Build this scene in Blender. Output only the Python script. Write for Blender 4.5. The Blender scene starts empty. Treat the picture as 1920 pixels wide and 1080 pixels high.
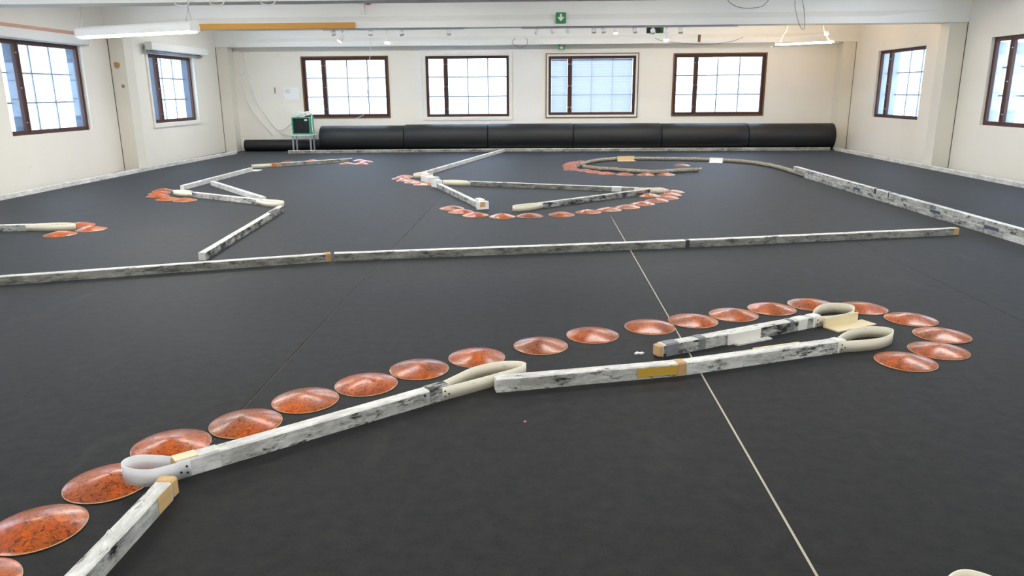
import bpy, bmesh, math, random
from mathutils import Vector, Matrix
random.seed(7)
S = bpy.context.scene
COL = S.collection

# ---------------------------------------------------------------- camera
cam_data = bpy.data.cameras.new('camera'); cam = bpy.data.objects.new('camera', cam_data); COL.objects.link(cam)
cam_data.sensor_width = 36.0; cam_data.lens = 36.0 * 1400 / 1920; cam_data.clip_end = 200
YAW, PITCH, ROLL = 0.0376858, 0.2567932, -0.007
_f = Vector((-math.sin(YAW)*math.cos(PITCH), math.cos(YAW)*math.cos(PITCH), -math.sin(PITCH)))
_r = Vector((math.cos(YAW), math.sin(YAW), 0)); _u = _r.cross(_f)
_r2 = _r*math.cos(ROLL) + _u*math.sin(ROLL); _u2 = _u*math.cos(ROLL) - _r*math.sin(ROLL)
_m = Matrix((_r2, _u2, -_f)).transposed().to_4x4(); _m.translation = Vector((0, 0, 1.5))
cam.matrix_world = _m
S.camera = cam

# ---------------------------------------------------------------- daylight and exposure
SKY = 3.2
LAMP = 38.0
w = bpy.data.worlds.new('sky'); S.world = w; w.use_nodes = True
bg = w.node_tree.nodes['Background']; bg.inputs[0].default_value = (0.64, 0.79, 1.0, 1); bg.inputs[1].default_value = SKY
S.view_settings.view_transform = 'Standard'; S.view_settings.look = 'None'
S.view_settings.gamma = 1.0; S.view_settings.use_curve_mapping = False
S.view_settings.exposure = 1.05

# floor plan in metres (X right, Y depth)
TIMBER={
  'N1':((-1.429, 2.043),(-1.429, 2.478)),
  'N2':((-1.47, 2.687),(-0.454, 3.543)),
  'N3a':((-0.227, 3.613),(0.77, 3.871)),
  'N3b':((0.791, 3.878),(1.797, 4.271)),
  'N4':((0.654, 4.131),(1.824, 4.767)),
  'C1':((-4.408, 5.774),(-1.946, 6.679)),
  'C2':((-1.919, 6.692),(1.445, 7.323)),
  'C3':((1.483, 7.336),(4.437, 8.004)),
  'D':((-3.142, 6.695),(-3.401, 9.658)),
  'E':((-5.25, 11.11),(-3.892, 10.27)),
  'F':((-5.556, 12.539),(-3.814, 10.365)),
  'G':((-5.785, 11.916),(-5.77, 14.858)),
  'H':((-5.713, 15.701),(-4.249, 16.948)),
  'I':((-2.121, 14.117),(-0.917, 19.718)),
  'J':((-1.667, 12.2),(-0.782, 9.883)),
  'K':((-1.18, 12.425),(1.505, 11.499)),
  'L':((-0.018, 9.889),(1.665, 11.366)),
  'M':((-6.152, 8.219),(-5.813, 8.253)),
  'R':((4.702, 13.442),(4.818, 7.419)),
}
DISCS={
  'near':[(-1.810, 1.962), (-1.793, 2.299), (-1.715, 2.628), (-1.618, 2.952), (-1.376, 3.187), (-1.177, 3.461), (-0.917, 3.677), (-0.670, 3.907), (-0.363, 4.102), (0.010, 4.316), (0.339, 4.527), (0.726, 4.704), (1.034, 4.842), (1.340, 4.986), (1.644, 5.133), (1.962, 5.250), (2.288, 5.162), (2.498, 4.897), (2.531, 4.561), (2.362, 4.268), (2.083, 4.078)],
  'middle':[(-1.166, 9.855), (-1.014, 9.553), (-0.803, 9.289), (-0.460, 9.188), (-0.119, 9.227), (0.279, 9.329), (0.625, 9.520), (0.908, 9.718), (1.173, 9.948), (1.413, 10.238), (1.648, 10.534), (1.840, 10.806), (1.946, 11.144), (2.042, 11.466), (1.858, 11.783)],
  'inner':[(1.624, 11.060)],
  'knot':[(-2.461, 13.734), (-2.491, 13.401), (-2.351, 13.093), (-2.157, 12.791), (-1.957, 12.518)],
  'ring':[(2.334, 13.943), (1.964, 13.953), (1.577, 14.009), (1.259, 14.154), (1.046, 14.417), (0.895, 14.719), (0.637, 14.937), (0.646, 15.275), (0.627, 15.612), (0.642, 15.950), (0.719, 16.279), (0.905, 16.562)],
  'inring':[(2.942, 15.664), (1.791, 14.730)],
  'fan':[(-6.041, 11.782), (-5.934, 11.461), (-5.806, 11.149), (-5.481, 10.798), (-5.165, 10.678)],
  'edge':[(-5.316, 7.985), (-5.150, 8.297), (-5.447, 8.564)],
  'pale':[(-4.215, 16.342), (-3.881, 16.267), (-3.879, 16.777), (-4.107, 17.088)],
  'behindH':[(-5.646, 16.780), (-5.206, 17.097)],
  'behindhose':[(4.219, 16.406), (4.416, 16.132)],
  'wallside':[(-8.233, 14.524)],
}
HOSES={
  'hoseR':[(4.698, 13.465), (4.698, 13.800), (4.692, 14.200), (4.685, 14.700), (4.611, 15.380), (4.370, 16.083), (3.860, 16.537), (3.385, 16.750), (2.827, 16.905), (2.248, 16.996), (2.059, 17.003)],
  'hoseL':[(1.735, 16.962), (1.391, 16.699), (1.132, 16.328), (0.932, 15.851), (0.782, 15.290)],
  'hoseF':[(0.885, 15.200), (0.965, 15.050), (1.181, 14.748), (1.421, 14.630), (1.648, 14.379), (1.880, 14.230), (2.156, 14.083), (2.423, 14.215), (2.753, 14.395), (3.021, 14.484)],
}
SPOTS= [(-3.998, 2.586), (-3.819, 2.457), (-3.27, 2.58), (-2.945, 2.429), (-2.669, 2.574), (-1.748, 2.575), (-0.064, 2.589), (0.222, 2.596), (0.528, 2.602), (1.027, 2.583), (1.21, 2.582), (1.444, 2.565), (1.808, 2.576), (2.153, 2.558), (2.412, 2.43), (2.678, 2.563)]
# ---------------------------------------------------------------- materials
def srgb(h):
    c = [int(h[i:i+2], 16)/255 for i in (0, 2, 4)]
    return tuple(x/12.92 if x <= .04045 else ((x+.055)/1.055)**2.4 for x in c) + (1,)
class NT:
    def __init__(s, name):
        s.m = bpy.data.materials.new(name); s.m.use_nodes = True
        s.t = s.m.node_tree; s.b = s.t.nodes['Principled BSDF']; s.out = s.t.nodes['Material Output']
    def n(s, typ, **kw):
        nd = s.t.nodes.new(typ)
        for k, v in kw.items():
            if k.startswith('i_'):
                key = k[2:]; key = int(key) if key.isdigit() else key.replace('_', ' ')
                if hasattr(v, 'is_linked') or isinstance(v, bpy.types.NodeSocket): s.t.links.new(v, nd.inputs[key])
                else: nd.inputs[key].default_value = v
            else: setattr(nd, k, v)
        return nd
    def l(s, a, b): s.t.links.new(a, b)
    def coord(s, scale=(1, 1, 1), rnd=True, kind='Object'):
        tc = s.n('ShaderNodeTexCoord'); mp = s.n('ShaderNodeMapping', i_0=tc.outputs[kind]); mp.inputs['Scale'].default_value = scale
        if rnd:
            oi = s.n('ShaderNodeObjectInfo'); mu = s.n('ShaderNodeMath', operation='MULTIPLY', i_0=oi.outputs['Random'], i_1=37.0)
            cb = s.n('ShaderNodeCombineXYZ', i_0=mu.outputs[0], i_1=mu.outputs[0], i_2=mu.outputs[0]); s.l(cb.outputs[0], mp.inputs['Location'])
        return mp.outputs[0]
    def noise(s, co, scale=1, detail=4, rough=.55, dist=0):
        return s.n('ShaderNodeTexNoise', i_Vector=co, i_Scale=float(scale), i_Detail=float(detail), i_Roughness=rough, i_Distortion=float(dist)).outputs['Fac']
    def ramp(s, f, stops):
        r = s.n('ShaderNodeValToRGB', i_0=f); e = r.color_ramp.elements
        while len(e) < len(stops): e.new(.5)
        for el, (p, c) in zip(e, stops):
            el.position = p; el.color = c if len(c) == 4 else tuple(c)+(1,)
        return r.outputs[0]
    def mix(s, f, a, b, mode='MIX'):
        nd = s.n('ShaderNodeMix', data_type='RGBA', blend_type=mode)
        for i, v in ((0, f), (6, a), (7, b)):
            if isinstance(v, bpy.types.NodeSocket): s.l(v, nd.inputs[i])
            else: nd.inputs[i].default_value = v
        return nd.outputs[2]
    def math(s, op, a, b):
        return s.n('ShaderNodeMath', operation=op, i_0=a, i_1=b).outputs[0]
    def set(s, **kw):
        for k, v in kw.items():
            k = k.replace('_', ' ')
            if isinstance(v, bpy.types.NodeSocket): s.l(v, s.b.inputs[k])
            else: s.b.inputs[k].default_value = v
        return s
    def bump(s, f, strength=.3, dist=.01):
        b = s.n('ShaderNodeBump', i_Height=f); b.inputs['Strength'].default_value = strength; b.inputs['Distance'].default_value = dist
        s.l(b.outputs[0], s.b.inputs['Normal'])
M = {}
BLK = (0, 0, 0, 1); WHT = (1, 1, 1, 1)
def simple(name, hexc, rough=.6, var=.0, scale=8, metal=0, spec=.5, bump=0, stretch=(1, 1, 1)):
    t = NT(name); c = srgb(hexc)
    t.set(Roughness=rough, Metallic=float(metal), Specular_IOR_Level=spec)
    if var or bump:
        f = t.noise(t.coord(stretch), scale, 5)
        if var:
            a = tuple(x*(1-var) for x in c[:3])+(1,); b = tuple(min(1, x*(1+var)) for x in c[:3])+(1,)
            t.set(Base_Color=t.ramp(f, [(.3, a), (.7, b)]))
        else: t.set(Base_Color=c)
        if bump: t.bump(f, bump)
    else: t.set(Base_Color=c)
    M[name] = t.m
    return t
# carpet laid on the floor: dark felt with pale scuffs
t = NT('carpet'); co = t.coord((1, 1, 1), rnd=False)
fine = t.noise(co, 150, 3, .7); mid = t.noise(co, 13, 7, .7); big = t.noise(co, .9, 4)
c1 = t.ramp(fine, [(.3, srgb('131313')), (.7, srgb('242424'))])
c2 = t.mix(t.ramp(mid, [(.38, BLK), (.66, (.8, .8, .8))]), c1, srgb('2b2b2a'))
tc = t.coord((2.2, 1.0, 1), rnd=False)
sc = t.ramp(t.noise(tc, 1.1, 8, .62, .6), [(.60, BLK), (.80, (.22, .22, .22))])
c3 = t.mix(sc, c2, srgb('565654'))
t.set(Base_Color=c3, Roughness=.62, Specular_IOR_Level=.15, Sheen_Weight=.10, Sheen_Roughness=.32, Sheen_Tint=(.74, .83, 1, 1)); t.bump(fine, .22, .004); M['carpet'] = t.m
t = NT('carpet_roll'); co = t.coord((1, 1, 1))
f = t.noise(co, 120, 3, .7); g = t.noise(co, 2.5, 5)
t.set(Base_Color=t.mix(t.ramp(g, [(.3, BLK), (.8, (.5, .5, .5))]), srgb('17181a'), srgb('212224')), Roughness=.55, Specular_IOR_Level=.5); t.bump(f, .25, .004); M['carpet_roll'] = t.m
simple('subfloor', 'cfc8b4', .8, .1, 5)
simple('joint_dark', '5c5346', .9)
# painted walls
def wallmat(name, hexa, hexb, stain='c9b892'):
    t = NT(name); co = t.coord((1, 1, 1), rnd=False)
    g = t.noise(co, .7, 5, .6); f = t.noise(co, 14, 5, .6); s = t.noise(co, 2.3, 8, .7, 1.2)
    c = t.mix(t.ramp(g, [(.35, BLK), (.65, WHT)]), srgb(hexa), srgb(hexb))
    c = t.mix(t.ramp(s, [(.66, BLK), (.74, (.35, .35, .35))]), c, srgb(stain))
    t.set(Base_Color=c, Roughness=.7, Specular_IOR_Level=.3); t.bump(f, .12, .01); M[name] = t.m
wallmat('cream_wall', 'efebe0', 'f3efe5'); wallmat('white_wall', 'f0efec', 'eeebe6', 'dedad2'); wallmat('grey_concrete', 'f1f1ec', 'f4f4f0', 'dddcd4'); wallmat('cream_column', 'e4e1d4', 'eae6da', 'c4b088')
wallmat('ceiling_white', 'e6e6e2', 'ececea', 'dcdcd8')
# scuffed white paint on timber
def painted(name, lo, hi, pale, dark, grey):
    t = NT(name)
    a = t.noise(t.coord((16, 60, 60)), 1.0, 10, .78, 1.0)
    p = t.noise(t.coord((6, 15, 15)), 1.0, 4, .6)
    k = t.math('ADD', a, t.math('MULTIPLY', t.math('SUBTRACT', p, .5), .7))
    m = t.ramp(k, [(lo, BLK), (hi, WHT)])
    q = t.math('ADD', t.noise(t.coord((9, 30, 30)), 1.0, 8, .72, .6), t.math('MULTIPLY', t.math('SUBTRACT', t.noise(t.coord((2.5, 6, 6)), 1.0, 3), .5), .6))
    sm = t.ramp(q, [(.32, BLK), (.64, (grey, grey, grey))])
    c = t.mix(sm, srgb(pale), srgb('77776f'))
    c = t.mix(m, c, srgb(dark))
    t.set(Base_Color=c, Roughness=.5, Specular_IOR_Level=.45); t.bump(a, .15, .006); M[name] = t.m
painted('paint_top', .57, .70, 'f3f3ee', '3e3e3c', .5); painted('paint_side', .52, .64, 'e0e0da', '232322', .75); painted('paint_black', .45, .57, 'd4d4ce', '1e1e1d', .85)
painted('paint_darker', .48, .70, 'b4b2a8', '2c2c2a', .95)  # darker side paint: greyer base with stronger grey mottling
painted('paint_clean', .62, .84, 'f0f0ec', '5e5e5c', .55)
def wood(name, a, b, sc=(3, 40, 40)):
    t = NT(name); f = t.noise(t.coord(sc), 1.0, 5, .6, .5)
    t.set(Base_Color=t.mix(f, srgb(a), srgb(b)), Roughness=.6); M[name] = t.m
wood('bare_wood', 'c39a62', 'd9b782'); wood('plywood', 'e6d3a8', 'f0e2bd'); wood('ochre_wood', 'b08a2c', 'd0ab44'); wood('board_wood', 'c98f3d', 'dda553', (2, 30, 30)); wood('pink_wood', 'c79a86', 'd8b09c', (3, 30, 30))
wood('brown_frame', '3a2119', '522f22', (4, 25, 4)); wood('brown_trim', '5a3c22', '7a5733', (4, 25, 4)); simple('white_trim', 'eceae2', .55, .04)
# plastic loops
def loopmat(name, a, b, tr):
    t = NT(name); s = t.noise(t.coord((14, 14, 40)), 1.0, 7, .7)
    c = t.mix(t.ramp(s, [(.60, BLK), (.74, (.75, .75, .75))]), srgb(a), srgb(b))
    t.set(Base_Color=c, Roughness=.38, Specular_IOR_Level=.5)
    td = t.n('ShaderNodeBsdfTranslucent'); t.l(c, td.inputs[0])
    mx = t.n('ShaderNodeMixShader'); mx.inputs[0].default_value = tr
    t.l(t.b.outputs[0], mx.inputs[1]); t.l(td.outputs[0], mx.inputs[2]); t.l(mx.outputs[0], t.out.inputs[0]); M[name] = t.m
loopmat('cream_plastic', 'f3edd8', '6b6453', .15); loopmat('white_plastic', 'f2f3f4', 'b9bbbe', .35)
# orange domes
t = NT('orange_dome'); co = t.coord((1, 1, 1))
a = t.noise(co, 7, 7, .68, 1.6); b = t.noise(co, 24, 9, .75, 2.5); d = t.noise(co, 3.2, 4, .6, .5)
oi = t.n('ShaderNodeObjectInfo')
c = t.mix(t.ramp(a, [(.32, BLK), (.66, WHT)]), srgb('9c3a0c'), srgb('d86a12'))
c = t.mix(t.ramp(d, [(.42, BLK), (.64, (.75, .75, .75))]), c, srgb('7a4a30'))
c = t.mix(t.ramp(b, [(.49, BLK), (.60, (.9, .9, .9))]), c, srgb('2f1408'))
v = t.n('ShaderNodeTexVoronoi', feature='DISTANCE_TO_EDGE'); v.inputs['Scale'].default_value = 9
wv = t.n('ShaderNodeVectorMath', operation='ADD'); nz = t.n('ShaderNodeTexNoise', i_Vector=co, i_Scale=7.0, i_Detail=5.0); t.l(co, wv.inputs[0]); t.l(nz.outputs['Color'], wv.inputs[1]); t.l(wv.outputs[0], v.inputs['Vector'])
c = t.mix(t.ramp(v.outputs[0], [(.0, (.55, .55, .55)), (.035, BLK)]), c, srgb('e67a30'))
t.set(Base_Color=c, Roughness=t.n('ShaderNodeMapRange', i_0=b, i_3=.27, i_4=.40).outputs[0], Specular_IOR_Level=.2, Coat_Weight=.5, Coat_Roughness=.2)
t.bump(b, .10, .005); M['orange_dome'] = t.m
simple('dome_rim', 'c9a07c', .4)
# hose fabric
t = NT('hose_fabric'); f = t.noise(t.coord((30, 30, 30)), 1.0, 6, .7)
t.set(Base_Color=t.ramp(f, [(.3, srgb('6e675b')), (.7, srgb('c2b9a8'))]), Roughness=.9, Specular_IOR_Level=.1); t.bump(f, .5, .01); M['hose_fabric'] = t.m
simple('grey_tape', '7d7f83', .45, .12, 20); simple('dark_tape', '3c4046', .45, .1, 20); simple('blue_tape', '4c5b70', .45, .1, 20); simple('tan_tape', 'c29a68', .5, .1, 20); simple('orange_tape', 'c8793c', .5, .15, 20); simple('white_tape', 'ecece6', .5, .08, 20)
simple('screw_metal', '3a3936', .4, metal=.6); simple('steel', 'b9bcc0', .35, metal=.8); simple('white_metal', 'f2f2ee', .35); simple('chain_metal', 'c8c8c4', .4, metal=.5)
simple('pale_jamb', 'a4adb6', .6, .06, 3); simple('shaded_jamb', '4a5b6c', .6, .08, 3); simple('muntin_white', '8f9aa8', .5); simple('cable_white', 'efeeea', .45); simple('cable_grey', '77746c', .5); simple('rail_white', 'd9d9e4', .4)
simple('heater_green', '2f9f78', .4); simple('heater_dark', '14171a', .5); simple('heater_grille', '3a3d40', .35, metal=.6); simple('foot_orange', 'e0672a', .5)
simple('sign_green', '1f8a4c', .4); simple('sign_side', '8a8f8a', .5); simple('sign_white', 'f0f3dc', .4); simple('sign_dark', '16221c', .3)
simple('paper', 'f5f5f4', .7); simple('ink', '6a6c74', .7); simple('cardboard', 'dcc59c', .8, .06, 20); simple('pink', 'f08098', .5); simple('stain_grey', '9d968a', .8); simple('patch_tan', 'b8905f', .8); simple('red_plastic', 'c0405a', .5); simple('block_white', 'f4f4f1', .45, .03, 10); simple('clear_bag', 'dfe3e4', .2)
t = NT('blind_slat'); t.set(Base_Color=srgb('dfe6f0'), Roughness=.5)
td = t.n('ShaderNodeBsdfTranslucent'); td.inputs[0].default_value = srgb('cdd0d8'); mx = t.n('ShaderNodeMixShader'); mx.inputs[0].default_value = .36
t.l(t.b.outputs[0], mx.inputs[1]); t.l(td.outputs[0], mx.inputs[2]); t.l(mx.outputs[0], t.out.inputs[0]); M['blind_slat'] = t.m
t = NT('window_glass'); tr = t.n('ShaderNodeBsdfTransparent'); tr.inputs[0].default_value = (.96, .98, 1, 1); gl = t.n('ShaderNodeBsdfGlossy'); gl.inputs['Roughness'].default_value = .03
fr = t.n('ShaderNodeLayerWeight'); pw = t.math('MULTIPLY_ADD', t.math('POWER', fr.outputs['Facing'], 4.0), .45); pw.node.inputs[2].default_value = .03; mx = t.n('ShaderNodeMixShader', i_0=pw); t.l(tr.outputs[0], mx.inputs[1]); t.l(gl.outputs[0], mx.inputs[2]); t.l(mx.outputs[0], t.out.inputs[0]); M['window_glass'] = t.m
def emit(name, col, st):
    t = NT(name); t.set(Base_Color=(.9, .9, .9, 1), Emission_Color=tuple(col)+(1,), Emission_Strength=st, Roughness=.4); M[name] = t.m
emit('tube_light', (1.0, .98, .94), LAMP); emit('tube_warm', (1.0, .66, .32), LAMP*1.7); emit('spot_lit', (1, .93, .8), 30); emit('spot_pink', (1, .5, .35), 2.0)

# ---------------------------------------------------------------- mesh helpers
class MB:
    def __init__(s): s.v = []; s.f = []; s.mi = []; s.mats = []; s.smooth = []
    def mat(s, name):
        if name not in s.mats: s.mats.append(name)
        return s.mats.index(name)
    def face(s, idx, m, sm=False): s.f.append(tuple(idx)); s.mi.append(s.mat(m)); s.smooth.append(sm)
    def box(s, x0, x1, y0, y1, z0, z1, m, b=0.0):
        if b <= 0:
            o = len(s.v); s.v += [(x, y, z) for z in (z0, z1) for y in (y0, y1) for x in (x0, x1)]
            for q in ((0,2,3,1), (4,5,7,6), (0,1,5,4), (2,6,7,3), (0,4,6,2), (1,3,7,5)): s.face([o+i for i in q], m)
            return s
        # chamfered along x edges and ends
        o = len(s.v)
        def sec(x, i): return [(x, y0+b+i, z0+i), (x, y1-b-i, z0+i), (x, y1-i, z0+b+i), (x, y1-i, z1-b-i), (x, y1-b-i, z1-i), (x, y0+b+i, z1-i), (x, y0+i, z1-b-i), (x, y0+i, z0+b+i)]
        for x, i in ((x0, b*.8), (x0+b, 0), (x1-b, 0), (x1, b*.8)): s.v += sec(x, i)
        for k in range(3):
            for j in range(8):
                a = o+k*8+j; c = o+k*8+(j+1) % 8; s.face((a, c, c+8, a+8), m)
        s.face([o+j for j in range(7, -1, -1)], m); s.face([o+24+j for j in range(8)], m)
        return s
    def prism(s, pts, y0, y1, m, axis='y'):
        """closed outline of (a, b) extruded along an axis"""
        o = len(s.v); n = len(pts)
        for y in (y0, y1):
            for a, b in pts: s.v.append({'y': (a, y, b), 'x': (y, a, b), 'z': (a, b, y)}[axis])
        s.face([o+i for i in range(n)], m); s.face([o+n+i for i in range(n-1, -1, -1)], m)
        for i in range(n): j = (i+1) % n; s.face((o+j, o+i, o+n+i, o+n+j), m)
        return s
    def tube(s, path, r, m, seg=8, flat=1.0, closed_ends=True):
        P = [Vector(p) for p in path]; o = len(s.v); n = len(P)
        for i, p in enumerate(P):
            d = (P[min(i+1, n-1)] - P[max(i-1, 0)]).normalized()
            up = Vector((0, 0, 1)) if abs(d.z) < .95 else Vector((0, 1, 0))
            a = d.cross(up).normalized(); b = a.cross(d).normalized()
            rr = r[i] if isinstance(r, (list, tuple)) else r
            for k in range(seg):
                t = 2*math.pi*k/seg; s.v.append(tuple(p + a*math.cos(t)*rr + b*math.sin(t)*rr*flat))
        for i in range(n-1):
            for k in range(seg):
                a = o+i*seg+k; b = o+i*seg+(k+1) % seg; s.face((a, a+seg, b+seg, b), m, True)
        if closed_ends:
            s.face([o+k for k in range(seg)], m); s.face([o+(n-1)*seg+k for k in range(seg-1, -1, -1)], m)
        return s
    def cyl(s, a, b, r, m, seg=16, r2=None): return s.tube([a, b], [r, r if r2 is None else r2], m, seg)
    def build(s, name, parent=None, loc=(0, 0, 0), rz=0.0, flip=False):
        me = bpy.data.meshes.new(name); me.from_pydata(s.v, [], s.f)
        for n in s.mats: me.materials.append(M[n])
        me.polygons.foreach_set('material_index', s.mi); me.polygons.foreach_set('use_smooth', s.smooth)
        bm = bmesh.new(); bm.from_mesh(me); bmesh.ops.recalc_face_normals(bm, faces=bm.faces); bm.to_mesh(me); bm.free()
        o = bpy.data.objects.new(name, me); COL.objects.link(o); o.location = loc; o.rotation_euler = (0, 0, rz)
        if parent: o.parent = parent
        return o
def tag(o, label=None, cat=None, group=None, kind=None):
    if label: o['label'] = label
    if cat: o['category'] = cat
    if group: o['group'] = group
    if kind: o['kind'] = kind
    return o
def empty(name, loc=(0, 0, 0), rz=0.0):
    o = bpy.data.objects.new(name, None); COL.objects.link(o); o.location = loc; o.rotation_euler = (0, 0, rz); o.empty_display_size = .1
    return o
def link_mesh(name, me, parent=None, loc=(0, 0, 0), rz=0.0):
    o = bpy.data.objects.new(name, me); COL.objects.link(o); o.location = loc; o.rotation_euler = (0, 0, rz)
    if parent: o.parent = parent
    return o
def spline(pts, n=8):
    P = [Vector(p) for p in pts]; out = []
    for i in range(len(P)-1):
        a, b, c, d = P[max(i-1, 0)], P[i], P[i+1], P[min(i+2, len(P)-1)]
        for k in range(n):
            t = k/n; out.append(.5*((2*b) + (c-a)*t + (2*a-5*b+4*c-d)*t*t + (3*b-a-3*c+d)*t**3))
    out.append(P[-1]); return out

# ---------------------------------------------------------------- the room
XL, XR, YB, YF, ZC = -8.4, 7.95, 20.35, -4.0, 3.55
TH = .42
def wall(name, length, holes, mat, loc, rz, label, extra=None):
    """local x along the wall, y outward, z up; holes = (x0,x1,z0,z1)"""
    b = MB(); xs = 0.0
    for x0, x1, z0, z1 in sorted(holes):
        b.box(xs, x0, 0, TH, 0, ZC, mat); b.box(x0, x1, 0, TH, 0, z0, mat); b.box(x0, x1, 0, TH, z1, ZC, mat); xs = x1
    b.box(xs, length, 0, TH, 0, ZC, mat)
    return tag(b.build(name, None, loc, rz), label, 'wall', kind='structure')
# window openings: back wall by X, side walls by Y
BW = [(-6.30, -3.98), (-3.02, -.79), (.18, 2.55), (3.46, 5.86)]
LW = [(-2.36, -.14), (2.36, 4.58), (7.12, 9.34), (11.85, 14.05), (16.40, 18.60)]
RW = [(-2.36, -.14), (2.36, 4.58), (7.12, 9.34), (11.88, 14.12), (16.42, 18.66)]
Z0, Z1 = .85, 2.44
SZ0, SZ1 = .865, 2.37
wb = wall('wall_back', XR-XL+2*TH, [(a-(XL-TH), b-(XL-TH), Z0, Z1) for a, b in BW], 'cream_wall', (XL-TH, YB, 0), 0, 'cream back wall with four windows behind the carpet rolls')
wl = wall('wall_left', YB-YF, [(a-YF, b-YF, SZ0, SZ1) for a, b in LW], 'cream_wall', (XL, YF, 0), math.pi/2, 'cream side wall with roller blind boxes above its windows')
wr = wall('wall_right', YB-YF, [(YB-b, YB-a, SZ0, SZ1) for a, b in RW], 'cream_wall', (XR, YB, 0), -math.pi/2, 'cream side wall with warm lamp light near its back corner')
wf = wall('wall_front', XR-XL+2*TH, [], 'cream_wall', (XR+TH, YF, 0), math.pi, 'plain cream wall facing the windowed back wall')
# whiter painted panel around the second back window
def panel(x0, x1, hx0, hx1, z1=2.68, m='white_wall', z0=0.0):
    b = MB()
    b.box(x0, hx0, -.012, 0, z0, z1, m); b.box(hx1, x1, -.012, 0, z0, z1, m); b.box(hx0, hx1, -.012, 0, z0, Z0-.07, m); b.box(hx0, hx1, -.012, 0, Z1+.06, z1, m)
    return b
o = panel(-3.27, .06, -3.10, -.71).build('wall_panel', wb, (-(XL-TH), 0, 0)); tag(o, 'whiter painted wall section around the second window')
ce = MB().box(XL-TH, XR+TH, YF-TH, YB+TH, ZC, ZC+.25, 'ceiling_white').build('ceiling'); tag(ce, 'pale painted concrete ceiling above the beams', 'ceiling', kind='structure')
fl = MB().box(XL, XR, YF, YB, -.2, -.006, 'subfloor').build('floor'); tag(fl, 'dark grey carpeted floor laid in long strips with pale seams', 'floor', kind='structure')
seams = [XL, -6.16, -3.81, -1.46, .89, 3.22, 5.59, XR]; gap = {-1.46: .0035, .89: .0065, 3.22: .0015}
for a, b in zip(seams[:-1], seams[1:]):
    ga, gb = gap.get(a, .0005), gap.get(b, .0005)
    x0 = a + (0 if a == XL else ga); x1 = b - (0 if b == XR else gb)
    xa, xb = (a, b) if True else 0
    MB().prism([(x0, YF), (x1, YF), (x1, 8.9), (xb-min(gb, .0008)*(b != XR), 9.6), (xb-min(gb, .0008)*(b != XR), YB), (xa+min(ga, .0008)*(a != XL), YB), (xa+min(ga, .0008)*(a != XL), 9.6), (x0, 8.9)], -.006, 0, 'carpet', 'z').build('carpet_strip', fl)
# columns
def column(x0, x1, y0, y1, z1, label, side):
    b = MB().box(x0, x1, y0, y1, 0, z1, 'cream_column', 0)
    o = b.build('wall_column'); tag(o, label, 'column', kind='structure')
    xj = x0 if side == 'left' else x1; sg = 1 if side == 'left' else -1
    MB().box(min(xj, xj+sg*.012), max(xj, xj+sg*.012), y0-.006, y0, 0, z1, 'joint_dark').build('wall_joint', o); return o
BEAMS = [(9.9, .36, 2.625), (14.92, .36, 2.695), (19.95, .40, 2.665)]
lab = {9.9: 'nearest the hanging lamp', 14.92: 'carrying the beam with the arrow sign', 19.95: 'in the back corner'}
LCOL = []
for yb, d, zb in BEAMS:
    for side, (x0, x1) in (('left', (XL, XL+.31)), ('right', (XR-.33, XR))):
        wl_txt = 'blind box wall' if side == 'left' else 'wall without blind boxes'
        cc = column(x0, x1, yb+.03, yb+d-.0, zb, f"cream concrete column on the {wl_txt}, {lab[yb]}", side)
        if side == 'left': LCOL.append(cc)
def beam(y, d, z, label):
    """concrete I girder: thick lower flange that tapers away into solid ends"""
    b = MB(); H = ZC - z; xs = [XL+.001, XL+.55, XL+1.5, XR-1.7, XR-.55, XR-.001]; rec = [0, 0, .09, .09, 0, 0]
    o = len(b.v)
    for x, rc in zip(xs, rec):
        fz = .12; sz = .1
        b.v += [(x, y, z), (x, y, z+fz), (x, y+rc, z+fz+sz), (x, y+rc, z+H-.002), (x, y+d-rc, z+H-.002), (x, y+d-rc, z+fz+sz), (x, y+d, z+fz), (x, y+d, z)]
    for k in range(len(xs)-1):
        for j in range(8):
            a = o+k*8+j; c = o+k*8+(j+1) % 8; b.face((a, c, c+8, a+8), 'grey_concrete')
    b.face([o+j for j in range(8)], 'grey_concrete'); b.face([o+8*(len(xs)-1)+j for j in range(8)], 'grey_concrete')
    return tag(b.build('ceiling_beam'), label, 'beam', kind='structure')
beam(*BEAMS[0], 'pale grey concrete beam above the hanging tube lamp')
bm1 = beam(*BEAMS[1], 'pale grey concrete beam carrying the green arrow sign and timber board')
beam(*BEAMS[2], 'pale grey concrete beam running along the back wall above the windows')

for lx_, lz_, lr in ((-8.27, 2.06, .07), (-8.2, 1.66, .04)):
    tag(MB().prism([(lx_+lr*(.9+.12*math.sin(k*2.1))*math.cos(k*math.pi/5), lz_+lr*(.9+.12*math.cos(k*1.7))*math.sin(k*math.pi/5)) for k in range(10)], 14.946, 14.95, 'patch_tan').build('plaster_patch', LCOL[1]))
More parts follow.
